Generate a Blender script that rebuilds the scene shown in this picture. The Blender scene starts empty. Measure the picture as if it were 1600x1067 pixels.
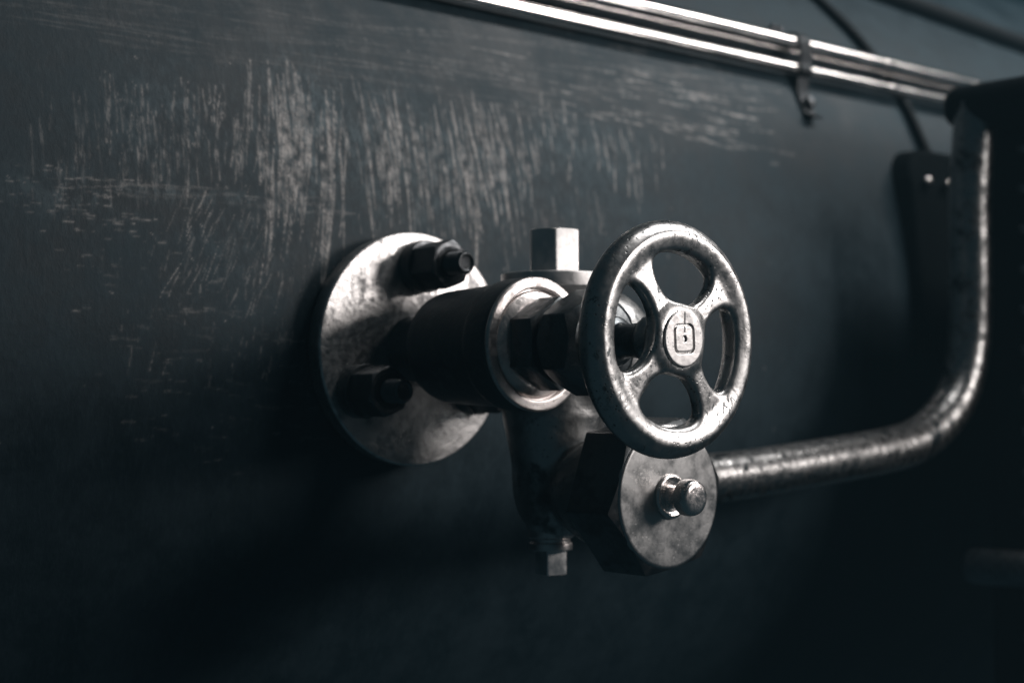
import bpy, bmesh, math, random
import numpy as np
from mathutils import Vector, Matrix
import openvdb

PI = math.pi
scene = bpy.context.scene
COL = scene.collection

# ------------------------------------------------------------------ camera
cam_d = bpy.data.cameras.new('camera')
cam = bpy.data.objects.new('camera', cam_d); COL.objects.link(cam)
cam.location = (-0.8255, -1.0613, -0.0402)
AZ, PITCH = math.radians(41.5), math.radians(1.987)
fwd = Vector((math.sin(AZ)*math.cos(PITCH), math.cos(AZ)*math.cos(PITCH), math.sin(PITCH)))
cam.rotation_euler = fwd.to_track_quat('-Z', 'Y').to_euler()
cam_d.sensor_width = 36.0
cam_d.lens = 2450.0/1600.0*36.0
cam_d.clip_start, cam_d.clip_end = 0.05, 50
cam_d.dof.use_dof = True
cam_d.dof.focus_distance = 1.13
cam_d.dof.aperture_fstop = 4.0
cam_d.dof.aperture_blades = 9
scene.camera = cam

# ------------------------------------------------------------------ world + lamps
world = bpy.data.worlds.new('World'); scene.world = world
world.use_nodes = True
bg = world.node_tree.nodes['Background']
bg.inputs['Color'].default_value = (0.36, 0.76, 1.0, 1)
bg.inputs['Strength'].default_value = 0.024

def area(name, loc, target, sx, sy, power, col):
    d = bpy.data.lights.new(name, 'AREA'); d.shape = 'RECTANGLE'; d.size = sx; d.size_y = sy
    d.energy = power; d.color = col
    o = bpy.data.objects.new(name, d); COL.objects.link(o); o.location = loc
    o.rotation_euler = (Vector(target)-Vector(loc)).to_track_quat('-Z', 'Y').to_euler()
    return o
area('key_lamp', (1.42, -1.72, 0.52), (0.05, 0, 0.0), 0.80, 0.40, 23, (1.0, 0.935, 0.905))
area('roof_light', (1.72, -0.82, 1.75), (1.72, 0.05, 0.1), 2.3, 0.20, 46, (1.0, 0.975, 0.96))

vs = scene.view_settings
vs.view_transform = 'Standard'; vs.look = 'None'; vs.exposure = 0.0; vs.gamma = 1.0
vs.use_curve_mapping = False
scene.cycles.use_denoising = True
scene.cycles.max_bounces = 5
scene.cycles.use_adaptive_sampling = True
scene.cycles.adaptive_threshold = 0.01

# ------------------------------------------------------------------ material helpers
def new_mat(name):
    m = bpy.data.materials.new(name); m.use_nodes = True
    nt = m.node_tree
    return m, nt, nt.nodes['Principled BSDF']

class NB:
    """small node-building helper"""
    def __init__(s, nt):
        s.nt = nt
        s.co = nt.nodes.new('ShaderNodeTexCoord').outputs['Object']
    def link(s, a, b): s.nt.links.new(a, b)
    def setin(s, sock, v):
        if hasattr(v, 'is_linked') or hasattr(v, 'links'): s.link(v, sock)
        else: sock.default_value = v
    def math(s, op, a, b=0.0, c=0.0, clamp=False):
        n = s.nt.nodes.new('ShaderNodeMath'); n.operation = op; n.use_clamp = clamp
        for i, v in enumerate((a, b, c)): s.setin(n.inputs[i], v)
        return n.outputs[0]
    def mapping(s, vec, scale=(1, 1, 1), loc=(0, 0, 0), rot=(0, 0, 0)):
        n = s.nt.nodes.new('ShaderNodeMapping'); s.link(vec, n.inputs['Vector'])
        n.inputs['Scale'].default_value = scale; n.inputs['Location'].default_value = loc
        n.inputs['Rotation'].default_value = rot
        return n.outputs[0]
    def noise(s, vec, scale, detail=3.0, rough=0.55, dist=0.0):
        n = s.nt.nodes.new('ShaderNodeTexNoise'); s.link(vec, n.inputs['Vector'])
        n.inputs['Scale'].default_value = scale; n.inputs['Detail'].default_value = detail
        n.inputs['Roughness'].default_value = rough; n.inputs['Distortion'].default_value = dist
        return n.outputs['Fac']
    def voronoi(s, vec, scale, feature='F1', rnd=1.0):
        n = s.nt.nodes.new('ShaderNodeTexVoronoi'); n.feature = feature; s.link(vec, n.inputs['Vector'])
        n.inputs['Scale'].default_value = scale; n.inputs['Randomness'].default_value = rnd
        return n.outputs['Distance']
    def ramp(s, v, lo, hi, a=0.0, b=1.0, smooth=True):
        n = s.nt.nodes.new('ShaderNodeMapRange'); n.clamp = True
        n.interpolation_type = 'SMOOTHSTEP' if smooth else 'LINEAR'
        s.setin(n.inputs['Value'], v)
        n.inputs['From Min'].default_value = lo; n.inputs['From Max'].default_value = hi
        n.inputs['To Min'].default_value = a; n.inputs['To Max'].default_value = b
        return n.outputs['Result']
    def mix(s, f, a, b):
        n = s.nt.nodes.new('ShaderNodeMix'); n.data_type = 'RGBA'
        s.setin(n.inputs['Factor'], f)
        for k, v in (('A', a), ('B', b)):
            so = [i for i in n.inputs if i.name == k and i.type == 'RGBA'][0]
            s.setin(so, v if not isinstance(v, tuple) else (*v, 1) if len(v) == 3 else v)
        return [o for o in n.outputs if o.type == 'RGBA'][0]
    def bump(s, h, dist, strength=1.0, normal=None):
        n = s.nt.nodes.new('ShaderNodeBump'); s.link(h, n.inputs['Height'])
        n.inputs['Distance'].default_value = dist; n.inputs['Strength'].default_value = strength
        if normal is not None: s.link(normal, n.inputs['Normal'])
        return n.outputs['Normal']
    def sep(s, vec):
        n = s.nt.nodes.new('ShaderNodeSeparateXYZ'); s.link(vec, n.inputs[0]); return n.outputs
    def comb(s, x, y, z):
        n = s.nt.nodes.new('ShaderNodeCombineXYZ')
        for i, v in enumerate((x, y, z)): s.setin(n.inputs[i], v)
        return n.outputs[0]

def worn_metal(name, base, dark, rough=0.32, pits=0.5, patina=0.5, scale=1.0, bumpy=1.0, scratch=0.5, seed=0.0, fineb=1.0, scuff=0.0):
    """bare machined / cast metal: tarnish patches, pits and fine scratches"""
    m, nt, p = new_mat(name); b = NB(nt)
    co = b.mapping(b.co, loc=(seed, seed*1.7, seed*0.6))
    big = b.noise(co, 38*scale, 3, 0.62, 0.6)
    mid = b.noise(co, 150*scale, 4, 0.65, 0.0)
    fine = b.noise(co, 900*scale, 1, 0.6)
    # tarnish
    pat = b.math('MULTIPLY', b.ramp(b.math('ADD', big, b.math('MULTIPLY', mid, 0.6)), 0.78, 1.02), patina)
    # clustered pits
    vor = b.voronoi(co, 420*scale)
    cl = b.ramp(b.noise(co, 55*scale, 2, 0.6), 0.46, 0.66)
    pit = b.math('MULTIPLY', b.ramp(vor, 0.12, 0.30, 1, 0), b.math('MULTIPLY', cl, pits))
    vor2 = b.voronoi(b.mapping(co, scale=(1, 1.6, 0.8), rot=(0.4, 0.7, 0.2)), 190*scale)
    cl2 = b.ramp(b.noise(co, 90*scale, 2, 0.65), 0.56, 0.70)
    pit = b.math('MAXIMUM', pit, b.math('MULTIPLY', b.ramp(vor2, 0.10, 0.26, 1, 0), b.math('MULTIPLY', cl2, pits)))
    # scratches in two directions
    s1 = b.noise(b.mapping(co, scale=(1, 22, 22), rot=(0.2, 0.5, 0.3)), 60*scale, 2, 0.5)
    s2 = b.noise(b.mapping(co, scale=(25, 25, 1.2), rot=(0.6, -0.3, 0.1)), 60*scale, 2, 0.5)
    scr = b.math('MAXIMUM', b.ramp(s1, 0.66, 0.72), b.ramp(s2, 0.67, 0.73))
    scr = b.math('MULTIPLY', scr, b.ramp(mid, 0.42, 0.6))
    d = b.math('MAXIMUM', pat, pit)
    if scuff:
        sc = b.noise(b.mapping(co, scale=(1.0, 1.0, 0.55), rot=(0.3, 0.9, 0.5)), 330*scale, 3, 0.7, 0.8)
        sc = b.math('MULTIPLY', b.ramp(sc, 0.53, 0.60), b.ramp(b.noise(co, 42*scale, 3, 0.65), 0.47, 0.60))
        d = b.math('MAXIMUM', d, b.math('MULTIPLY', sc, scuff))
    d = b.math('MAXIMUM', d, b.math('MULTIPLY', scr, scratch*0.6))
    col = b.mix(b.ramp(mid, 0.3, 0.75), tuple(c*0.86 for c in base), base)
    col = b.mix(d, col, dark)
    b.link(col, p.inputs['Base Color'])
    p.inputs['Metallic'].default_value = 1.0
    r = b.math('ADD', b.ramp(mid, 0.25, 0.75, rough*0.8, rough*1.25), b.math('MULTIPLY', d, 0.22), clamp=True)
    b.link(r, p.inputs['Roughness'])
    h = b.math('ADD', b.math('MULTIPLY', big, 1.6), b.math('MULTIPLY', mid, 0.45))
    n1 = b.bump(h, 0.0011*bumpy, 0.8)
    h2 = b.math('SUBTRACT', b.math('MULTIPLY', fine, 0.10), pit)
    n2 = b.bump(h2, 0.00016*fineb+1e-7, 0.9, n1) if fineb > 0 else n1
    b.link(n2, p.inputs['Normal'])
    return m

def dark_iron(name, col, rough=0.5, bumpy=1.0, worn=(0.30, 0.28, 0.27), wear=0.0, metallic=0.0, seed=0.0, spec=0.5):
    """blackened / painted iron with grime and some rubbed spots"""
    m, nt, p = new_mat(name); b = NB(nt)
    co = b.mapping(b.co, loc=(seed, seed*0.7, seed*1.3))
    big = b.noise(co, 30, 5, 0.6, 0.4); mid = b.noise(co, 160, 5, 0.65)
    c = b.mix(b.ramp(mid, 0.3, 0.7), tuple(x*0.7 for x in col), tuple(x*1.3 for x in col))
    w = b.math('MULTIPLY', b.ramp(b.math('ADD', big, b.math('MULTIPLY', mid, 0.7)), 0.86, 1.04), wear)
    c = b.mix(w, c, worn)
    b.link(c, p.inputs['Base Color'])
    b.link(b.math('MAXIMUM', w, metallic), p.inputs['Metallic'])
    p.inputs['Specular IOR Level'].default_value = spec
    b.link(b.ramp(mid, 0.25, 0.75, rough*0.8, rough*1.2), p.inputs['Roughness'])
    n1 = b.bump(b.math('ADD', big, b.math('MULTIPLY', mid, 0.5)), 0.0012*bumpy, 0.8)
    b.link(n1, p.inputs['Normal'])
    return m

def wall_material():
    """dark painted boiler plate; the rubbed and scraped places come with the plate ('wear', 'rub')"""
    m, nt, p = new_mat('boiler_paint'); b = NB(nt)
    def attr(n):
        a = nt.nodes.new('ShaderNodeAttribute'); a.attribute_name = n; return a.outputs['Fac']
    wear, rub = attr('wear'), attr('rub')
    haze_n = b.noise(b.co, 15, 6, 0.70)
    grain = b.noise(b.mapping(b.co, scale=(2.2, 1, 1)), 95, 4, 0.75)
    speck = b.noise(b.co, 420, 2, 0.6)
    base = b.mix(b.ramp(haze_n, 0.34, 0.70), (0.0065, 0.0168, 0.0232), (0.0165, 0.0330, 0.0428))
    base = b.mix(b.math('MULTIPLY', b.ramp(grain, 0.44, 0.70), 0.30), base, (0.028, 0.050, 0.062))
    r = b.math('MULTIPLY', rub, b.ramp(b.math('ADD', grain, b.math('MULTIPLY', haze_n, 0.6)), 0.62, 0.98), clamp=True)
    base = b.mix(b.math('MULTIPLY', r, 0.85), base, (0.102, 0.142, 0.160))
    w = b.math('MULTIPLY', wear, b.ramp(b.math('ADD', speck, b.math('MULTIPLY', grain, 0.8)), 0.62, 1.02, 0.35, 1.15), clamp=True)
    base = b.mix(w, base, (0.42, 0.395, 0.38))
    b.link(base, p.inputs['Base Color'])
    p.inputs['Specular IOR Level'].default_value = 0.22
    b.link(b.ramp(haze_n, 0.3, 0.7, 0.50, 0.66), p.inputs['Roughness'])
    b.link(b.bump(b.math('ADD', grain, b.math('MULTIPLY', haze_n, 1.5)), 0.0005, 0.5), p.inputs['Normal'])
    return m

M_WALL = wall_material()
M_WHEEL = worn_metal('wheel_metal', (0.54, 0.53, 0.522), (0.030, 0.040, 0.045), 0.31, 1.0, 0.30, 0.75, 0.5, 1.0, 0.3, 1.0, 0.85)
M_HUB = worn_metal('hub_metal', (0.56, 0.545, 0.538), (0.08, 0.085, 0.09), 0.40, 0.7, 0.3, 1.3, 0.3, 0.5, 1.1)
M_FLANGE = worn_metal('flange_metal', (0.68, 0.66, 0.65), (0.07, 0.075, 0.08), 0.38, 0.6, 0.62, 0.9, 0.7, 0.9, 2.2)
M_RING = worn_metal('ring_metal', (0.70, 0.65, 0.63), (0.14, 0.14, 0.14), 0.36, 0.6, 0.5, 1.0, 0.6, 0.6, 3.3)
M_BODY = worn_metal('body_metal', (0.46, 0.455, 0.45), (0.04, 0.05, 0.055), 0.38, 0.7, 0.9, 0.6, 1.6, 0.6, 4.4)
M_HEX = worn_metal('hex_metal', (0.80, 0.78, 0.77), (0.4, 0.39, 0.385), 0.46, 0.15, 0.2, 0.9, 0.3, 0.3, 5.5)
M_GLAND = worn_metal('gland_metal', (0.165, 0.178, 0.185), (0.035, 0.042, 0.046), 0.34, 0.4, 0.6, 0.9, 0.5, 0.5, 6.6)
M_CAP = worn_metal('cap_metal', (0.46, 0.455, 0.45), (0.24, 0.24, 0.24), 0.33, 0.25, 0.18, 0.5, 0.15, 1.6, 7.7)
M_CAPSIDE = worn_metal('cap_side_metal', (0.13, 0.14, 0.145), (0.04, 0.042, 0.045), 0.34, 0.4, 0.7, 0.6, 0.5, 0.5, 6.1)
M_KNOB = worn_metal('knob_metal', (0.80, 0.75, 0.73), (0.25, 0.24, 0.24), 0.24, 0.2, 0.25, 1.5, 0.4, 0.7, 8.8)
M_NUT = worn_metal('nut_metal', (0.10, 0.105, 0.11), (0.04, 0.04, 0.045), 0.36, 0.4, 0.5, 0.9, 0.6, 0.5, 9.9)
def polished(name, base, rough):
    m, nt, p = new_mat(name); b = NB(nt)
    n = b.noise(b.mapping(b.co, scale=(0.4, 1, 1)), 60, 4, 0.65)
    b.link(b.mix(b.ramp(n, 0.35, 0.7), tuple(c*0.88 for c in base), base), p.inputs['Base Color'])
    b.link(b.ramp(n, 0.3, 0.7, rough*0.85, rough*1.2), p.inputs['Roughness'])
    p.inputs['Metallic'].default_value = 1.0
    return m
M_PIPE = polished('pipe_metal', (0.84, 0.805, 0.79), 0.19)
M_OUT = worn_metal('outlet_metal', (0.33, 0.325, 0.32), (0.012, 0.016, 0.018), 0.30, 0.6, 1.0, 0.75, 1.0, 0.3, 2.7)
M_BARREL = dark_iron('barrel_iron', (0.024, 0.030, 0.034), 0.42, 0.8, wear=0.10, seed=5.0)
M_BLACK = dark_iron('black_iron', (0.004, 0.006, 0.007), 0.9, 1.0, spec=0.03)
M_BOX = dark_iron('box_paint', (0.006, 0.009, 0.011), 0.85, 1.0, wear=0.0, seed=1.2, spec=0.06)
M_CLIP = worn_metal('clip_metal', (0.040, 0.043, 0.046), (0.02, 0.02, 0.02), 0.42, 0.3, 0.5, 0.8, 0.6, 0.4, 3.9)
M_RUBBER = dark_iron('cable_rubber', (0.007, 0.010, 0.012), 0.7, 0.4, seed=2.0, spec=0.15)
M_RIVET = dark_iron('rivet_iron', (0.25, 0.27, 0.28), 0.35, 0.5, metallic=1.0, seed=4.0)
M_BAR = dark_iron('bar_iron', (0.16, 0.175, 0.185), 0.45, 2.5, metallic=1.0, wear=0.3, seed=3.0)

# ------------------------------------------------------------------ mesh helpers
def finish(name, me, mat, parent=None, angle=32):
    me.validate()
    for f in me.polygons: f.use_smooth = True
    if angle: me.set_sharp_from_angle(angle=math.radians(angle))
    me.materials.append(mat)
    o = bpy.data.objects.new(name, me); COL.objects.link(o)
    if parent: o.parent = parent
    return o

def fix_normals(me):
    bm = bmesh.new(); bm.from_mesh(me)
    bmesh.ops.remove_doubles(bm, verts=bm.verts, dist=1e-7)
    bmesh.ops.recalc_face_normals(bm, faces=bm.faces)
    bm.to_mesh(me); bm.free()

def basis(axis):
    a = Vector(axis).normalized()
    ref = Vector((0, 0, 1)) if abs(a.z) < 0.9 else Vector((1, 0, 0))
    u = ref.cross(a).normalized(); v = a.cross(u).normalized()
    return u, v, a                                   # v is 'up' for horizontal axes

def rings_mesh(name, rings, closed=True):
    """rings: list of lists of points, capped by fans at both ends"""
    vs, fs = [], []
    n = len(rings[0])
    for r in rings: vs += [tuple(p) for p in r]
    for k in range(len(rings)-1):
        for i in range(n):
            j = (i+1) % n
            fs.append((k*n+i, k*n+j, (k+1)*n+j, (k+1)*n+i))
    for k in (0, len(rings)-1):
        c = sum((Vector(p) for p in rings[k]), Vector())/n
        vs.append(tuple(c)); ci = len(vs)-1
        for i in range(n): fs.append((k*n+i, k*n+(i+1) % n, ci))
    me = bpy.data.meshes.new(name); me.from_pydata(vs, [], fs); fix_normals(me)
    return me

def soften(prof, rad=0.0008, seg=3):
    """round the corners of an (s, r) profile"""
    out = [prof[0]]
    for i in range(1, len(prof)-1):
        a, b, c = (Vector(p) for p in (prof[i-1], prof[i], prof[i+1]))
        d1, d2 = a-b, c-b
        l = min(rad, d1.length*0.45, d2.length*0.45)
        if l < 1e-6: out.append(tuple(b)); continue
        p1, p2 = b+d1.normalized()*l, b+d2.normalized()*l
        for k in range(seg+1):
            t = k/seg
            q = p1*(1-t)**2+b*2*t*(1-t)+p2*t*t
            out.append(tuple(q))
    out.append(prof[-1]); return out

def lathe(name, prof, origin, axis, mat, parent=None, seg=96, rad=0.0008, angle=32):
    u, v, a = basis(axis); o = Vector(origin)
    rings = [[o+a*s+(u*math.cos(2*PI*i/seg)+v*math.sin(2*PI*i/seg))*max(r, 1e-5) for i in range(seg)] for s, r in soften(prof, rad)]
    return finish(name, rings_mesh(name, rings), mat, parent, angle)

def poly_outline(n, R, rot, cr, seg=5):
    """regular polygon with rounded corners, plus samples along each side"""
    V = [Vector((R*math.cos(rot+2*PI*i/n), R*math.sin(rot+2*PI*i/n))) for i in range(n)]
    pts = []
    for i in range(n):
        a, b, c = V[i-1], V[i], V[(i+1) % n]
        p1 = b+(a-b).normalized()*cr; p2 = b+(c-b).normalized()*cr
        for k in range(seg+1):
            t = k/seg; pts.append(p1*(1-t)**2+b*2*t*(1-t)+p2*t*t)
        for k in range(1, 12):
            t = k/12; q = c+(b-c).normalized()*cr; pts.append(p2*(1-t)+q*t)
    return pts

def prism(name, n, R, rot, s0, s1, origin, axis, mat, parent=None, face=None, slope=0.5, cr=0.001, both=False, er=0.0006):
    """n-sided nut: sides from s0 to s1, chamfered to a round face of radius `face`"""
    u, v, a = basis(axis); o = Vector(origin)
    out = poly_outline(n, R, rot, cr)
    face = face or R*0.9
    def ring(fs, fr): return [o+a*fs(p.length)+(u*p.x+v*p.y).normalized()*fr(p.length) for p in out]
    drop = lambda r: max(r-face, 0)*slope
    rings = []
    if both:
        rings.append(ring(lambda r: s0, lambda r: min(r, face)-er))
        rings.append(ring(lambda r: s0+drop(r)+er*.3, lambda r: r-er*.3))
        rings.append(ring(lambda r: s0+drop(r)+er, lambda r: r))
    else:
        rings.append(ring(lambda r: s0, lambda r: r))
    rings.append(ring(lambda r: s1-drop(r)-er, lambda r: r))
    rings.append(ring(lambda r: s1-drop(r)-er*.3, lambda r: r-er*.3))
    rings.append(ring(lambda r: s1-er*.25, lambda r: min(r, face)-er*.2))
    rings.append(ring(lambda r: s1, lambda r: min(r, face)-er*1.2))
    return finish(name, rings_mesh(name, rings), mat, parent, 24)

def tube(name, pts, rad, mat, parent=None, seg=24, sub=8, angle=50):
    """round bar swept along a Catmull-Rom path"""
    P = [Vector(p) for p in pts]; path = []
    ext = [P[0]*2-P[1]]+P+[P[-1]*2-P[-2]]
    for i in range(1, len(ext)-2):
        p0, p1, p2, p3 = ext[i-1:i+3]
        for k in range(sub):
            t = k/sub
            path.append(0.5*((2*p1)+(p2-p0)*t+(2*p0-5*p1+4*p2-p3)*t*t+(3*p1-p0-3*p2+p3)*t**3))
    path.append(P[-1])
    rings, nrm = [], None
    for i, q in enumerate(path):
        tg = (path[min(i+1, len(path)-1)]-path[max(i-1, 0)]).normalized()
        if nrm is None: nrm = tg.orthogonal().normalized()
        nrm = (nrm-tg*nrm.dot(tg)).normalized(); bn = tg.cross(nrm)
        r = rad(i/(len(path)-1)) if callable(rad) else rad
        rings.append([q+(nrm*math.cos(2*PI*j/seg)+bn*math.sin(2*PI*j/seg))*r for j in range(seg)])
    return finish(name, rings_mesh(name, rings), mat, parent, angle)

def sdf_mesh(name, fn, lo, hi, vox):
    lo, hi = np.array(lo, np.float32), np.array(hi, np.float32)
    n = np.ceil((hi-lo)/vox).astype(int)+1
    ax = [lo[i]+np.arange(n[i], dtype=np.float32)*vox for i in range(3)]
    X, Y, Z = np.meshgrid(*ax, indexing='ij', sparse=True)
    F = np.ascontiguousarray(np.broadcast_to(fn(X, Y, Z), tuple(n)).astype(np.float32)/vox)
    F = np.clip(F, -3, 3)
    g = openvdb.FloatGrid(); g.background = 3.0; g.copyFromArray(F)
    pts, quads = g.convertToQuads(isovalue=0.0)
    pts = np.asarray(pts, np.float32)*vox+lo
    me = bpy.data.meshes.new(name)
    me.from_pydata([tuple(map(float, p)) for p in pts], [], [tuple(map(int, q)) for q in quads])
    bm = bmesh.new(); bm.from_mesh(me)
    for _ in range(3): bmesh.ops.smooth_vert(bm, verts=bm.verts, factor=0.5, use_axis_x=True, use_axis_y=True, use_axis_z=True)
    bmesh.ops.recalc_face_normals(bm, faces=bm.faces)
    bm.to_mesh(me); bm.free()
    return me

def smin(a, b, k):
    h = np.clip(0.5+0.5*(b-a)/k, 0, 1); return b*(1-h)+a*h-k*h*(1-h)
def smax(a, b, k): return -smin(-a, -b, k)

def box_mesh(name, lo, hi, bev=0.003, seg=3):
    bm = bmesh.new(); bmesh.ops.create_cube(bm, size=1)
    lo, hi = Vector(lo), Vector(hi)
    for v in bm.verts: v.co = Vector([(lo[i]+hi[i])/2+v.co[i]*(hi[i]-lo[i]) for i in range(3)])
    bmesh.ops.bevel(bm, geom=bm.edges[:], offset=bev, segments=seg, affect='EDGES', profile=0.5)
    me = bpy.data.meshes.new(name); bm.to_mesh(me); bm.free(); return me

def empty(name, loc=(0, 0, 0)):
    o = bpy.data.objects.new(name, None); COL.objects.link(o); o.location = loc
    o.empty_display_size = 0.05; return o

def tag(o, label=None, cat=None, group=None, kind=None):
    if label: o['label'] = label
    if cat: o['category'] = cat
    if group: o['group'] = group
    if kind: o['kind'] = kind
    return o

# ================================================================== boiler wall (the surface all is mounted on)
RW, YW, ZW = 0.70, 0.022, 0.03
def wall_y(z): return YW+RW-math.sqrt(RW*RW-(z-ZW)**2)
# scrapes: x0, x1, z0, z1 (starting points), shortest, longest, direction, half widths, count, faintest, strongest
SCRAPES = [
    (-0.3234, -0.2715, 0.2062, 0.1308, 0.02, 0.0601, -1.635, 0.0008, 0.0013, 16, 0.1, 0.28),
    (-0.2542, -0.1649, 0.2161, 0.1626, 0.0159, 0.0532, -1.6479, 0.0006, 0.0015, 48, 0.15, 0.45),
    (-0.1926, -0.132, 0.2119, 0.1654, 0.014, 0.0335, -1.7531, 0.0009, 0.0018, 26, 0.25, 0.55),
    (-0.2671, -0.2286, 0.1925, 0.1358, 0.0104, 0.0313, -1.7139, 0.0005, 0.0011, 20, 0.15, 0.4),
    (-0.1257, -0.0502, 0.24, 0.1567, 0.0287, 0.086, -1.6927, 0.001, 0.0027, 56, 0.35, 0.9),
    (-0.1101, -0.0501, 0.2377, 0.1968, 0.0705, 0.1293, -1.7253, 0.001, 0.002, 14, 0.4, 0.8),
    (-0.0345, 0.0753, 0.2312, 0.1736, 0.029, 0.0754, -1.5399, 0.0012, 0.0023, 60, 0.25, 0.75),
    (0.066, 0.1455, 0.24, 0.1704, 0.03, 0.0721, -1.5299, 0.0013, 0.0029, 42, 0.3, 0.8),
    (0.1523, 0.3324, 0.241, 0.187, 0.0119, 0.0396, -1.6704, 0.0014, 0.0033, 44, 0.2, 0.65),
    (-0.0089, 0.2257, 0.165, 0.1226, 0.0119, 0.0415, -1.5513, 0.0008, 0.002, 50, 0.08, 0.3),
    (-0.2006, -0.1234, 0.1184, 0.0561, 0.0099, 0.0302, -2.0034, 0.0006, 0.0014, 40, 0.2, 0.55),
    (-0.1419, -0.0662, 0.1125, 0.0643, 0.0109, 0.0271, -1.7332, 0.0006, 0.0016, 26, 0.1, 0.35),
    (0.1633, 0.4771, 0.2959, 0.2375, 0.0162, 0.0719, -0.0323, 0.0013, 0.0027, 34, 0.25, 0.7),
    (0.2291, 0.5487, 0.3438, 0.2881, 0.029, 0.1065, 0.0036, 0.0015, 0.003, 26, 0.08, 0.3),
    (0.4161, 0.5266, 0.2824, 0.2135, 0.0128, 0.0363, 0.0353, 0.0018, 0.0031, 6, 0.3, 0.7),
    (-0.349, -0.2653, 0.1253, 0.0891, 0.0051, 0.0253, 0.0282, 0.0005, 0.001, 46, 0.15, 0.5),
    (-0.2653, -0.115, 0.1219, 0.1115, 0.0232, 0.0695, 0.0673, 0.0013, 0.0031, 14, 0.1, 0.25),
    (-0.3181, -0.178, 0.1009, 0.0321, 0.0032, 0.0129, 0.0137, 0.0005, 0.0015, 46, 0.1, 0.45),
    (-0.2656, -0.0985, 0.0346, -0.0714, 0.0046, 0.0260, -0.0581, 0.0007, 0.0022, 60, 0.05, 0.26),
    (-0.2563, -0.0998, 0.0807, -0.0107, 0.0051, 0.0184, -1.7339, 0.0006, 0.0012, 60, 0.06, 0.3),
    (-0.3475, 0.1493, 0.2879, 0.2287, 0.0562, 0.1873, 0.052, 0.001, 0.0029, 60, 0.04, 0.14),
    (-0.0483, 0.2569, 0.2763, 0.224, 0.0382, 0.1374, 0.0091, 0.0011, 0.0026, 26, 0.06, 0.22),
    (-0.3566, 0.5165, 0.2827, -0.0411, 0.0012, 0.0035, -0.6702, 0.0007, 0.0014, 120, 0.2, 0.7),
]
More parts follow.
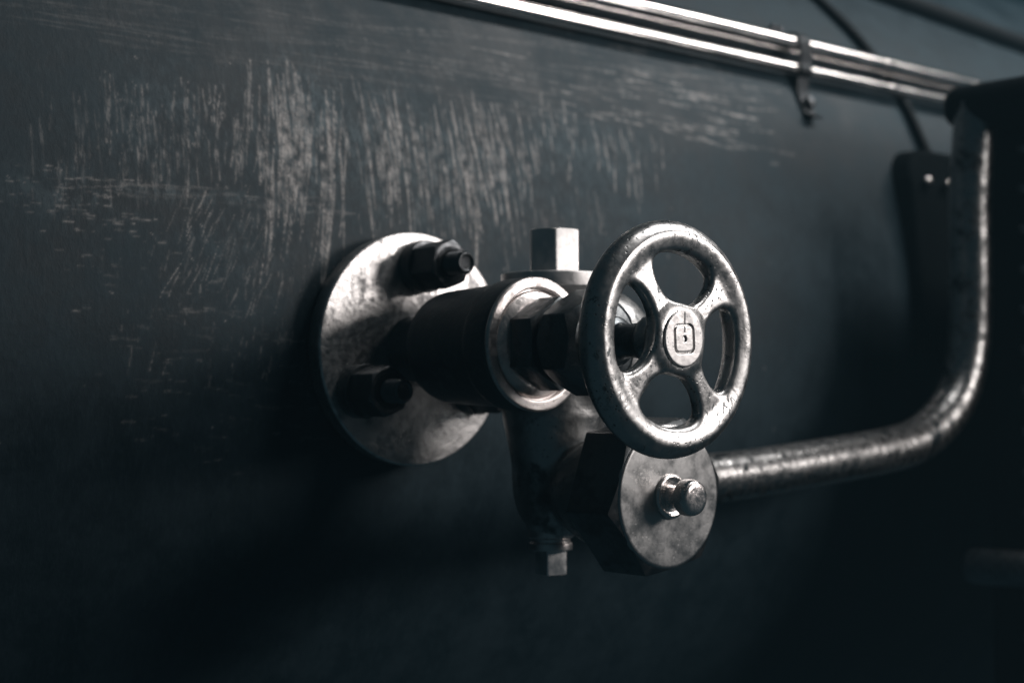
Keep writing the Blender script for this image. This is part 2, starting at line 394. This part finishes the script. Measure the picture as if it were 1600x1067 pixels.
# rubbed areas: x, z, half extents, strength
RUBS = [
    (-0.083, 0.18, 0.051, 0.061, 0.5),
    (-0.084, 0.214, 0.041, 0.034, 0.4),
    (0.011, 0.179, 0.075, 0.058, 0.42),
    (0.097, 0.164, 0.089, 0.054, 0.4),
    (0.055, 0.131, 0.093, 0.029, 0.3),
    (-0.211, 0.176, 0.065, 0.052, 0.2),
    (0.236, 0.204, 0.103, 0.04, 0.3),
    (-0.302, 0.111, 0.058, 0.019, 0.22),
    (-0.154, 0.077, 0.055, 0.036, 0.15),
    (-0.199, 0.117, 0.084, 0.007, 0.3),
    (0.19, 0.142, 0.183, 0.037, 0.15),
]
def blur(a, n):
    for _ in range(n):
        a = (a+np.roll(a, 1, 0)+np.roll(a, -1, 0))/3; a = (a+np.roll(a, 1, 1)+np.roll(a, -1, 1))/3
    return a
def make_wall():
    rng = np.random.default_rng(11)
    fx = np.arange(-0.45, 0.62, 0.00125); fz = np.arange(-0.12, 0.37, 0.0012)
    xs = np.concatenate([np.linspace(-2.2, -0.46, 12), fx, np.linspace(0.63, 3.2, 18)])
    hi = np.degrees(np.arcsin((fz[-1]-ZW)/RW)); lo = np.degrees(np.arcsin((fz[0]-ZW)/RW))
    zs = np.concatenate([ZW+RW*np.sin(np.radians(np.linspace(-85, lo-0.8, 50))), fz, ZW+RW*np.sin(np.radians(np.linspace(hi+0.5, 85, 50)))])
    X, Z = np.meshgrid(xs, zs)
    Y = YW+RW-np.sqrt(np.maximum(RW*RW-(Z-ZW)**2, 0))
    ny, nx = X.shape
    FX, FZ = np.meshgrid(fx, fz)
    wear = np.zeros(FX.shape, np.float32)
    n0 = rng.random(FX.shape); nz = blur(n0, 1); nz = (nz-nz.mean())/nz.std()
    n1 = blur(rng.random(FX.shape), 6); n1 = (n1-n1.mean())/n1.std()
    for (x0, x1, z0, z1, l0, l1, ang, w0, w1, n, a0, a1) in SCRAPES:
        groups = [(rng.uniform(x0, x1), rng.uniform(z1, z0)) for _ in range(max(2, n//4))]
        for k in range(int(n*1.3)):
            g = groups[rng.integers(len(groups))]
            if rng.random() < 0.5:
                x = g[0]+rng.normal()*0.12*(x1-x0); z = g[1]+rng.normal()*0.14*(z0-z1)
            else: x, z = rng.uniform(x0-0.15*(x1-x0), x1+0.15*(x1-x0)), rng.uniform(z1-0.2*(z0-z1), z0+0.1*(z0-z1))
            L = 1.25*(l0+(l1-l0)*rng.random()**1.4); w = 0.80*(w0+(w1-w0)*rng.random()**2); a = a0+(a1-a0)*rng.random()**1.4
            th = ang+rng.normal()*0.045; cx, cz = math.cos(th), math.sin(th)
            ex, ez = x+cx*L, z+cz*L; pad = 3*w+0.004
            i0, i1 = np.searchsorted(fx, (min(x, ex)-pad, max(x, ex)+pad)); j0, j1 = np.searchsorted(fz, (min(z, ez)-pad, max(z, ez)+pad))
            if i1-i0 < 2 or j1-j0 < 2: continue
            sx, sz = FX[j0:j1, i0:i1]-x, FZ[j0:j1, i0:i1]-z
            u = (sx*cx+sz*cz)/L
            v = -sx*cz+sz*cx+0.0012*np.sin(u*rng.uniform(2, 5)+rng.uniform(0, 6))*min(1, L/0.04)
            ww = w*np.clip(4*u*(1.02-u), 0, 1)**0.5*(0.75+0.3*np.sin(u*rng.uniform(5, 14)+rng.uniform(0, 6)))
            val = np.clip(1.25-np.abs(v)/np.maximum(ww, 1e-5)*0.9, 0, 1)*((u > 0) & (u < 1))
            val = val*np.clip(0.80+0.30*n1[j0:j1, i0:i1]+0.16*nz[j0:j1, i0:i1], 0, 1.2)*a
            wear[j0:j1, i0:i1] = np.maximum(wear[j0:j1, i0:i1], val)
    rub = np.zeros(FX.shape, np.float32)
    for (x, z, rx, rz, a) in RUBS:
        d = ((FX-x)/rx)**2+((FZ-z)/rz)**2
        rub = np.maximum(rub, a*1.6*np.exp(-d*1.1)*np.clip(0.8+0.30*blur(n1, 3), 0, 1.4))
    rub = np.clip(np.maximum(rub*1.2, 1.35*blur(wear, 9)), 0, 1)
    wear = 0.72*wear+0.28*blur(wear, 1)
    full_w = np.zeros(X.shape, np.float32); full_r = np.zeros(X.shape, np.float32)
    full_w[50:50+len(fz), 12:12+len(fx)] = np.clip(wear, 0, 1); full_r[50:50+len(fz), 12:12+len(fx)] = np.clip(rub, 0, 1)
    me = bpy.data.meshes.new('boiler_wall')
    me.vertices.add(nx*ny); me.vertices.foreach_set('co', np.stack([X, Y, Z], -1).astype(np.float32).ravel())
    idx = np.arange(nx*ny).reshape(ny, nx)
    q = np.stack([idx[:-1, :-1], idx[:-1, 1:], idx[1:, 1:], idx[1:, :-1]], -1).reshape(-1, 4).astype(np.int32)
    me.loops.add(q.size); me.loops.foreach_set('vertex_index', q.ravel())
    me.polygons.add(len(q)); me.polygons.foreach_set('loop_start', np.arange(0, q.size, 4, dtype=np.int32))
    me.update(calc_edges=True)
    for n, d in (('wear', full_w), ('rub', full_r)):
        at = me.attributes.new(n, 'FLOAT', 'POINT'); at.data.foreach_set('value', d.ravel())
    me.polygons.foreach_set('use_smooth', np.ones(len(q), bool))
    me.materials.append(M_WALL)
    o = bpy.data.objects.new('boiler_wall', me); COL.objects.link(o); return o
tag(make_wall(), 'dark blue grey painted boiler shell with pale rubbed scratches', kind='structure')

# ================================================================== the valve
OUT = (0, -1, 0)                                    # outward from the wall
valve = empty('stop_valve', (0, 0, 0))
tag(valve, 'worn bare metal stop valve with four-spoke handwheel bolted to the boiler', 'valve')

# flange and its saddle
lathe('flange', [(-0.019, 0.0), (-0.019, 0.0985), (-0.002, 0.1003), (0.0, 0.0992), (0.0, 0.0)], (0.004, 0, 0), OUT, M_FLANGE, valve, 160, 0.0016)
lathe('saddle', [(-0.045, 0.0), (-0.045, 0.094), (-0.0185, 0.094), (-0.0185, 0.0)], (0.004, 0, 0), OUT, M_BLACK, valve, 96)

# three studs with washer, nut
stud_meshes = {}
def stud(angle, rad=0.0705):
    x, z = rad*math.cos(angle), rad*math.sin(angle)
    if not stud_meshes:
        pr = [(-0.004, 0.0), (-0.004, 0.0094)]
        s = 0.040
        while s < 0.0615:                           # visible thread
            pr += [(s, 0.0100), (s+0.0006, 0.0090), (s+0.0012, 0.0090), (s+0.0018, 0.0100)]; s += 0.0024
        pr += [(0.0625, 0.0094), (0.064, 0.0080), (0.064, 0.0066), (0.0632, 0.0058), (0.0632, 0.0)]
        a = lathe('stud', pr, (0, 0, 0), OUT, M_NUT, valve, 48, 0.0003, 40)
        w = lathe('washer', [(0.0002, 0), (0.0002, 0.0225), (0.013, 0.0225), (0.013, 0.0)], (0, 0, 0), OUT, M_NUT, a, 64)
        n = prism('nut', 6, 0.0215, 0.35, 0.0131, 0.0435, (0, 0, 0), OUT, M_NUT, a, 0.0188, 0.6, 0.0012)
        r = lathe('ring_face', [(0.0436, 0.0112), (0.0440, 0.0112), (0.0440, 0.0150), (0.0436, 0.0150)], (0, 0, 0), OUT, M_CLIP, a, 48, 0.0001)
        stud_meshes.update(stud=a, kids=[w, n, r]); o = a
    else:
        o = stud_meshes['stud'].copy(); COL.objects.link(o)
        for k in stud_meshes['kids']:
            c = k.copy(); COL.objects.link(c); c.parent = o
    o.location = (x+0.003, 0, z)
for deg in (87, 211, 331): stud(math.radians(deg))

# cast body: tube, vertical chamber, tapering neck, side bulge, strainer chamber
T0, S0 = 0.0629, 0.110
ZC = -0.117
def body_sdf(X, Y, Z):
    S = -Y
    def cyl_s(x0, z0, r, s0, s1, r1=None, e=0.0):
        q = np.sqrt((X-x0)**2+(Z-z0)**2)
        rr = r if r1 is None else r+(r1-r)*np.clip((S-s0)/(s1-s0), 0, 1)
        return smax(q-rr, np.abs(S-(s0+s1)/2)-(s1-s0)/2, 0.004)
    q = np.sqrt((X-T0)**2+(S-S0)**2)
    rz = 0.0215+(0.0430-0.0215)*np.clip((Z+0.153)/0.096, 0, 1)**0.85
    rz = rz-0.006*np.clip((Z+0.03)/0.07, 0, 1)
    col = smax((q-rz)*0.94, np.abs(Z+0.051)-0.104, 0.004)
    d = col
    bulge = np.sqrt((X-T0-0.030)**2+(S-S0-0.016)**2+((Z+0.004)*0.95)**2)-0.052
    d = smin(d, bulge, 0.012)
    ch = cyl_s(T0, ZC, 0.046, 0.110, 0.1925)
    ch = smax(ch, np.sqrt((X-T0)**2+(Z-ZC)**2)-0.014-(S-0.110)*0.62, 0.016)
    d = smin(d, ch, 0.010)
    qx = np.sqrt((S-S0)**2+(Z-ZC)**2)
    br = smax(qx-0.027, np.abs(X-0.125)-0.085, 0.004)
    return smin(d, br, 0.008)
finish('body', sdf_mesh('body', body_sdf, (-0.06, -0.205, -0.175), (0.222, 0.006, 0.062), 0.0011), M_BODY, valve, None)

lathe('barrel', [(-0.002, 0.0), (-0.002, 0.0290), (0.004, 0.0260), (0.0395, 0.0255), (0.0405, 0.0300), (0.0440, 0.0405), (0.0480, 0.0440), (0.056, 0.0466), (0.10, 0.0486), (0.126, 0.0498), (0.131, 0.0524), (0.1558, 0.0528), (0.1558, 0.0)],
      (0, 0, 0), OUT, M_BARREL, valve, 128, 0.004, 50)

# end ring, bonnet and gland on the valve axis
lathe('end_ring', [(0.1560, 0.0436), (0.1560, 0.0529), (0.1582, 0.0529), (0.1598, 0.0514), (0.1603, 0.0448), (0.1596, 0.0436), (0.1560, 0.0436)],
      (0, 0, 0), OUT, M_RING, valve, 128, 0.0012)
lathe('bonnet', [(0.1559, 0.0), (0.1559, 0.0422), (0.1572, 0.0422), (0.1588, 0.0408), (0.1622, 0.0345), (0.1622, 0.0)], (0, 0, 0), OUT, M_RING, valve, 128, 0.0016)
prism('bonnet_nut', 6, 0.0365, math.radians(30), 0.1605, 0.1865, (0, 0, 0), OUT, M_GLAND, valve, 0.0325, 0.5, 0.0010)
lathe('gland_collar', [(0.186, 0.0), (0.186, 0.0285), (0.190, 0.0300), (0.1945, 0.0300), (0.1965, 0.0280), (0.1965, 0.0)], (0, 0, 0), OUT, M_GLAND, valve, 96, 0.001)
prism('gland_nut', 6, 0.0405, math.radians(30), 0.1945, 0.2330, (0, 0, 0), OUT, M_GLAND, valve, 0.0310, 0.8, 0.0012, True)
lathe('stem', [(0.225, 0.0), (0.225, 0.0185), (0.246, 0.0185), (0.250, 0.0130), (0.262, 0.0125), (0.272, 0.0135), (0.276, 0.0165), (0.296, 0.0165), (0.296, 0.0)],
      (0, 0, 0), OUT, M_GLAND, valve, 64, 0.0015)

# handwheel: one casting
WS = 0.2972                                          # distance of the rim plane from the flange face
RM, RT = 0.0746, 0.0106
ROTW = math.radians(-8)
def wheel_sdf(X, Y, Z):
    W = -Y-WS                                        # outward
    q = np.sqrt(X**2+Z**2)
    rim = np.sqrt((q-RM)**2+(W*0.96)**2)-RT
    plate = np.abs(W-0.0035-0.0025*np.clip(1-q/0.06, 0, 1))-0.0058
    plate = smax(plate, q-RM, 0.002)
    win = None
    for k in range(4):
        a = ROTW+PI/2+k*PI/2
        c = np.sqrt((X-0.0565*math.cos(a))**2+(Z-0.0565*math.sin(a))**2)-0.0320
        w = smax(c, q-0.0636, 0.010)
        win = w if win is None else np.minimum(win, w)
    plate = smax(plate, -win, 0.0050)
    hub = smax(q-0.0190-0.0045*np.clip((W+0.004)/0.008, 0, 1), np.abs(W+0.004)-0.016, 0.006)
    d = smin(plate, hub, 0.008)
    return smin(d, rim, 0.0065)
wheel = finish('handwheel', sdf_mesh('handwheel', wheel_sdf, (-0.089, -WS-0.020, -0.089), (0.089, -WS+0.024, 0.089), 0.00075), M_WHEEL, valve, None)
def boss_sdf(X, Y, Z):
    W = -Y-WS
    q = np.sqrt(X**2+Z**2)
    d = smax(q-0.0202, np.abs(W-0.0100)-0.0052, 0.0016)
    ca, sa = math.cos(-0.05), math.sin(-0.05)
    u, v = X*ca-Z*sa, X*sa+Z*ca
    sq = np.sqrt(np.maximum(np.abs(u)-0.0056, 0)**2+np.maximum(np.abs(v)-0.0056, 0)**2)-0.0041
    d = smax(d, -smax(np.abs(sq)-0.00080, 0.0135-W, 0.0003), 0.0006)
    d = smax(d, -smax(np.sqrt((X-0.0004)**2+Z**2)-0.0021, 0.0124-W, 0.0003), 0.0007)
    crack = np.maximum(np.abs(u-0.0010-0.06*(v-0.012))-0.00032, np.abs(v-0.0125)-0.0080)
    return smax(d, -smax(crack, 0.0145-W, 0.0003), 0.0004)
finish('hub_boss', sdf_mesh('hub_boss', boss_sdf, (-0.022, -WS-0.0180, -0.022), (0.022, -WS-0.005, 0.022), 0.00026), M_HUB, wheel, None)

# top collar and hex plug, drain plug below
UP = (0, 0, 1)
vx = (T0, -S0, 0)
lathe('top_collar', [(0.042, 0.0), (0.042, 0.0370), (0.0475, 0.0425), (0.0490, 0.0442), (0.0600, 0.0442), (0.0610, 0.0430), (0.0610, 0.0)], vx, UP, M_HEX, valve, 96, 0.0008)
# rotation so that one flat looks towards camera-right
prism('top_plug', 6, 0.0228, math.radians(20.0), 0.0605, 0.0975, vx, UP, M_HEX, valve, 0.0205, 0.45, 0.0014)
dp = lathe('drain_plug', [(-0.1500, 0.0), (-0.1500, 0.0185), (-0.1560, 0.0185), (-0.1575, 0.0160), (-0.1600, 0.0160), (-0.1610, 0.0178), (-0.1665, 0.0178), (-0.1672, 0.0150), (-0.1672, 0.0)],
           (T0-0.004, -S0, 0), UP, M_RING, valve, 64, 0.0006)
prism('square_head', 4, 0.0136, math.radians(145.5), 0.1670, 0.1868, (T0-0.004, -S0, 0), (0, 0, -1), M_HEX, dp, 0.0126, 0.5, 0.0012)

# big hexagonal strainer cap with pull knob
SC = 0.2384
cap = prism('hex_cap', 6, 0.0640, math.radians(10), 0.1905, SC, (T0, 0, ZC), OUT, M_CAPSIDE, valve, 0.0560, 0.42, 0.0020, False, 0.0010)
lathe('cap_face', [(SC-0.004, 0.0), (SC-0.004, 0.0550), (SC-0.0008, 0.0557), (SC+0.0012, 0.0545), (SC+0.0016, 0.0530), (SC+0.0016, 0.0)], (T0, 0, ZC), OUT, M_CAP, cap, 128, 0.0012)
lathe('knob_collar', [(SC-0.001, 0.0), (SC-0.001, 0.0172), (SC+0.0035, 0.0172), (SC+0.0048, 0.0162), (SC+0.0050, 0.0142), (SC+0.0030, 0.0126), (SC+0.0030, 0.0)], (T0, 0, ZC), OUT, M_KNOB, cap, 64, 0.0006)
lathe('knob', [(SC+0.002, 0.0), (SC+0.002, 0.0086), (SC+0.0140, 0.0086), (SC+0.0152, 0.0122), (SC+0.0168, 0.0138), (SC+0.0240, 0.0140), (SC+0.0278, 0.0126), (SC+0.0290, 0.0095), (SC+0.0293, 0.0)],
      (T0, 0, ZC), OUT, M_KNOB, cap, 64, 0.0016, 60)

# ================================================================== bent outlet pipe
op = empty('outlet_pipe', (0.205, -0.110, ZC))
tag(op, 'dented thick steel pipe from the valve, bending upwards before the dark box', 'pipe')
O = Vector(op.location)
path = [(0.20, -0.11, -0.1165), (0.30, -0.11, -0.1135), (0.42, -0.11, -0.105), (0.53, -0.11, -0.0955), (0.585, -0.11, -0.0850), (0.632, -0.11, -0.0620), (0.664, -0.11, -0.0300),
        (0.682, -0.11, 0.0150), (0.687, -0.11, 0.065), (0.688, -0.11, 0.125), (0.688, -0.11, 0.175), (0.689, -0.112, 0.215), (0.690, -0.114, 0.245), (0.690, -0.115, 0.280)]
tube('pipe', [Vector(p)-O for p in path], 0.0232, M_OUT, op, 32, 8)
lathe('union_nut', [(0.0, 0.0), (0.0, 0.0290), (0.024, 0.0290), (0.028, 0.0250), (0.028, 0.0)], (0.005, 0, 0.0006), (1, 0, 0.02), M_OUT, op, 48, 0.0015)

# ================================================================== twin pipes over the valve
ZU, ZL = 0.3695, 0.3410
YU, YL = wall_y(ZU)-0.022, wall_y(ZL)-0.012
up = empty('steam_pipe', (0, YU, ZU)); tag(up, 'polished upper pipe of the pair running along the boiler, the thicker one', 'pipe', 'twin pipes along the boiler')
tube('pipe', [(-0.9, 0, 0), (0.0, 0, 0), (0.5, 0, 0.001), (1.06, 0, 0)], 0.0118, M_PIPE, up, 32, 6)
lathe('sleeve', [(0.802, 0.0118), (0.802, 0.0128), (0.812, 0.0128), (0.812, 0.0118)], (0, 0, 0.0003), (1, 0, 0), M_PIPE, up, 32, 0.0004)
lp = empty('steam_pipe', (0, YL, ZL)); tag(lp, 'thinner lower pipe of the pair, just under the thicker polished one', 'pipe', 'twin pipes along the boiler')
tube('pipe', [(-0.9, 0, 0), (0.0, 0, 0), (0.5, 0, -0.001), (1.06, 0, 0)], 0.0088, M_PIPE, lp, 32, 6)
lathe('sleeve', [(0.806, 0.0086), (0.806, 0.0096), (0.816, 0.0096), (0.816, 0.0086)], (0, 0, -0.0003), (1, 0, 0), M_PIPE, lp, 32, 0.0004)

# clip that holds both pipes
clip = empty('pipe_clip', (0.636, wall_y(0.30), 0.30)); tag(clip, 'dark metal clip holding the twin pipes, its strap screwed to the boiler', 'clip')
def strap_mesh(name, pts, width, th):
    """flat strap in the yz plane, extruded along x"""
    P = [Vector(p) for p in pts]; L, Rr = [], []
    for i, p in enumerate(P):
        t = (P[min(i+1, len(P)-1)]-P[max(i-1, 0)]).normalized(); n = Vector((-t.y, t.x))
        L.append(p+n*th/2); Rr.append(p-n*th/2)
    loop = L+Rr[::-1]; n = len(loop)
    vs = [(-width/2, p.x, p.y) for p in loop]+[(width/2, p.x, p.y) for p in loop]
    fs = []
    m = len(P)
    for o in (0, n):
        for i in range(m-1): fs.append((o+i, o+i+1, o+n-2-i, o+n-1-i))
    for i in range(n): fs.append((i, (i+1) % n, n+(i+1) % n, n+i))
    me = bpy.data.meshes.new(name); me.from_pydata(vs, [], fs); fix_normals(me); return me
cy, cz = clip.location.y, clip.location.z
arc = []
for k in range(15):                                  # over the upper pipe
    a = math.radians(20+k*160/14+0)
    arc.append((YU-cy+0.0137*math.cos(a), ZU-cz+0.0137*math.sin(a)))
strap = list(arc)+[(YU-0.014-cy, ZU-0.006-cz), (YU-0.016-cy, ZU-0.013-cz)]
for k in range(9):
    a = math.radians(150+k*90/8); strap.append((YL-cy+0.0106*math.cos(a), ZL-cz+0.0106*math.sin(a)))
strap += [(YL-0.004-cy, ZL-0.018-cz), (wall_y(0.315)-0.004-cy, 0.315-cz), (wall_y(0.30)-0.0032-cy, 0.30-cz), (wall_y(0.288)-0.003-cy, 0.288-cz), (wall_y(0.284)-0.006-cy, 0.284-cz), (wall_y(0.282)-0.011-cy, 0.282-cz)]
finish('strap', strap_mesh('strap', strap, 0.020, 0.0024), M_CLIP, clip, 40)
lathe('screw', [(0.0, 0.0), (0.0, 0.0075), (0.006, 0.0075), (0.0085, 0.005), (0.009, 0.0)], (0.002, -0.003, 0.0), (0, -0.96, 0.28), M_NUT, clip, 24, 0.001)
for dx in (-0.012, 0.0):
    lathe('screw', [(0.0, 0.0), (0.0, 0.0042), (0.006, 0.0042), (0.008, 0.002), (0.008, 0.0)], (dx-0.030, YU-cy, ZU+0.0118-cz), (0, 0, 1), M_NUT, clip, 16, 0.0008)

# thin cable lying on the boiler
cab = tube('cable', [(0.766, 0.206, 0.512), (0.7798, 0.1728, 0.4737), (0.8105, 0.1363, 0.4242), (0.828, 0.1102, 0.3823), (0.8465, 0.0806, 0.325), (0.8543, 0.0582, 0.2706), (0.8647, 0.0425, 0.2217), (0.872, 0.034, 0.18)], 0.0060, M_RUBBER, None, 16, 8)
tag(cab, 'thin black cable crossing behind the twin pipes towards the guessed bracket', 'cable')

# upper rail, top right
rl = tube('hand_rail', [(0.80, 0.217, 0.532), (0.9692, 0.1988, 0.5129), (1.1367, 0.1858, 0.4984), (1.2918, 0.1757, 0.4866), (1.7, 0.155, 0.462)], 0.0105, M_RUBBER, None, 20, 8)
tag(rl, 'dark rail high on the boiler, in the top right corner', 'rail')

# guessed dark bracket, standing in for blurred shadow behind the rising pipe
bk = empty('shadow_bracket', (0.85, wall_y(0.14), 0.14)); tag(bk, 'guessed black round-topped bracket in place of the blurred shadow behind the rising pipe', 'bracket')
def shadow_bracket_mesh():
    # outline in x,z, extruded outwards
    pts = []
    for k in range(13):
        a = math.radians(180-k*90/12); pts.append((-0.035+0.045*math.cos(a), 0.075+0.045*math.sin(a)))
    for k in range(13):
        a = math.radians(90-k*90/12); pts.append((0.050+0.045*math.cos(a), 0.075+0.045*math.sin(a)))
    pts += [(0.095, -0.13), (-0.080, -0.13)]
    n = len(pts)
    rings = []
    for y, k in ((0.03, 1.0), (-0.022, 1.0), (-0.026, 0.97), (-0.028, 0.93)):
        rings.append([(p[0]*k, y-0.2*0+max(p[1], 0)*0.22, p[1]*k) for p in pts])
    return rings_mesh('plate', rings)
finish('plate', shadow_bracket_mesh(), M_BLACK, bk, 40)
for dx in (-0.052, -0.008):
    lathe('bolt', [(0.0, 0.0), (0.0, 0.006), (0.005, 0.006), (0.007, 0.004), (0.008, 0.0)], (dx, -0.011, 0.078), (0, -1, 0.1), M_RING, bk, 24, 0.0015)

# large dark box closing the view on the right
bx = empty('equipment_box', (0.735, -0.20, -0.9)); tag(bx, 'tall black riveted box standing in front of the boiler at the right edge', 'box')
LB = Vector(bx.location)
finish('casing', box_mesh('casing', Vector((0.735, -0.30, -0.9))-LB, Vector((1.6, -0.098, 0.300))-LB, 0.014, 4), M_BOX, bx, 40)
finish('shadow_hood', box_mesh('shadow_hood', Vector((0.667, -0.299, 0.254))-LB, Vector((0.80, -0.082, 0.3012))-LB, 0.020, 5), M_BOX, bx, 40)  # guessed overhang: blurred shadow above the pipe, built as a dark block
riv = None
for k in range(20):
    z = 0.232-k*0.0445
    if riv is None:
        riv = lathe('rivet', [(0.0, 0.0), (0.0, 0.0065), (0.003, 0.0060), (0.005, 0.0036), (0.0056, 0.0)], (0, 0, 0), (-1, 0, 0), M_RIVET, bx, 20, 0.0008); o = riv
    else:
        o = riv.copy(); COL.objects.link(o)
    o.location = Vector((0.7352, -0.1475, z))-LB

# grab bar on the box, lower right
sb = empty('grab_bar', (0.735, -0.095, -0.226)); tag(sb, 'dark grab bar on the black box, low at the right edge', 'bar')
lathe('bar', [(0.0, 0.0), (0.0, 0.0190), (0.006, 0.0200), (0.190, 0.0200), (0.196, 0.0190), (0.196, 0.0)], (-0.030, 0, 0), OUT, M_BAR, sb, 40, 0.004)
for dy in (-0.04, -0.15):
    lathe('standoff', [(0.0, 0.0), (0.0, 0.011), (0.024, 0.011), (0.024, 0.0)], (-0.024, dy, 0), (1, 0, 0), M_BAR, sb, 24, 0.001)

# ================================================================== thin teal volume, added to lift the blacks
hz = finish('added_haze', box_mesh('added_haze', (-2.4, -1.45, -1.95), (3.4, 1.0, 0.85), 0.001, 1), M_BLACK, None, None)
hz.data.materials.clear()
hm = bpy.data.materials.new('added_haze_air'); hm.use_nodes = True
hn = hm.node_tree; hn.nodes.clear()
ho = hn.nodes.new('ShaderNodeOutputMaterial'); hv = hn.nodes.new('ShaderNodeVolumePrincipled')
hv.inputs['Color'].default_value = (0.42, 0.80, 1.0, 1); hv.inputs['Density'].default_value = 0.016
hn.links.new(hv.outputs[0], ho.inputs['Volume'])
hz.data.materials.append(hm)
tag(hz, kind='stuff')
scene.cycles.volume_bounces = 0
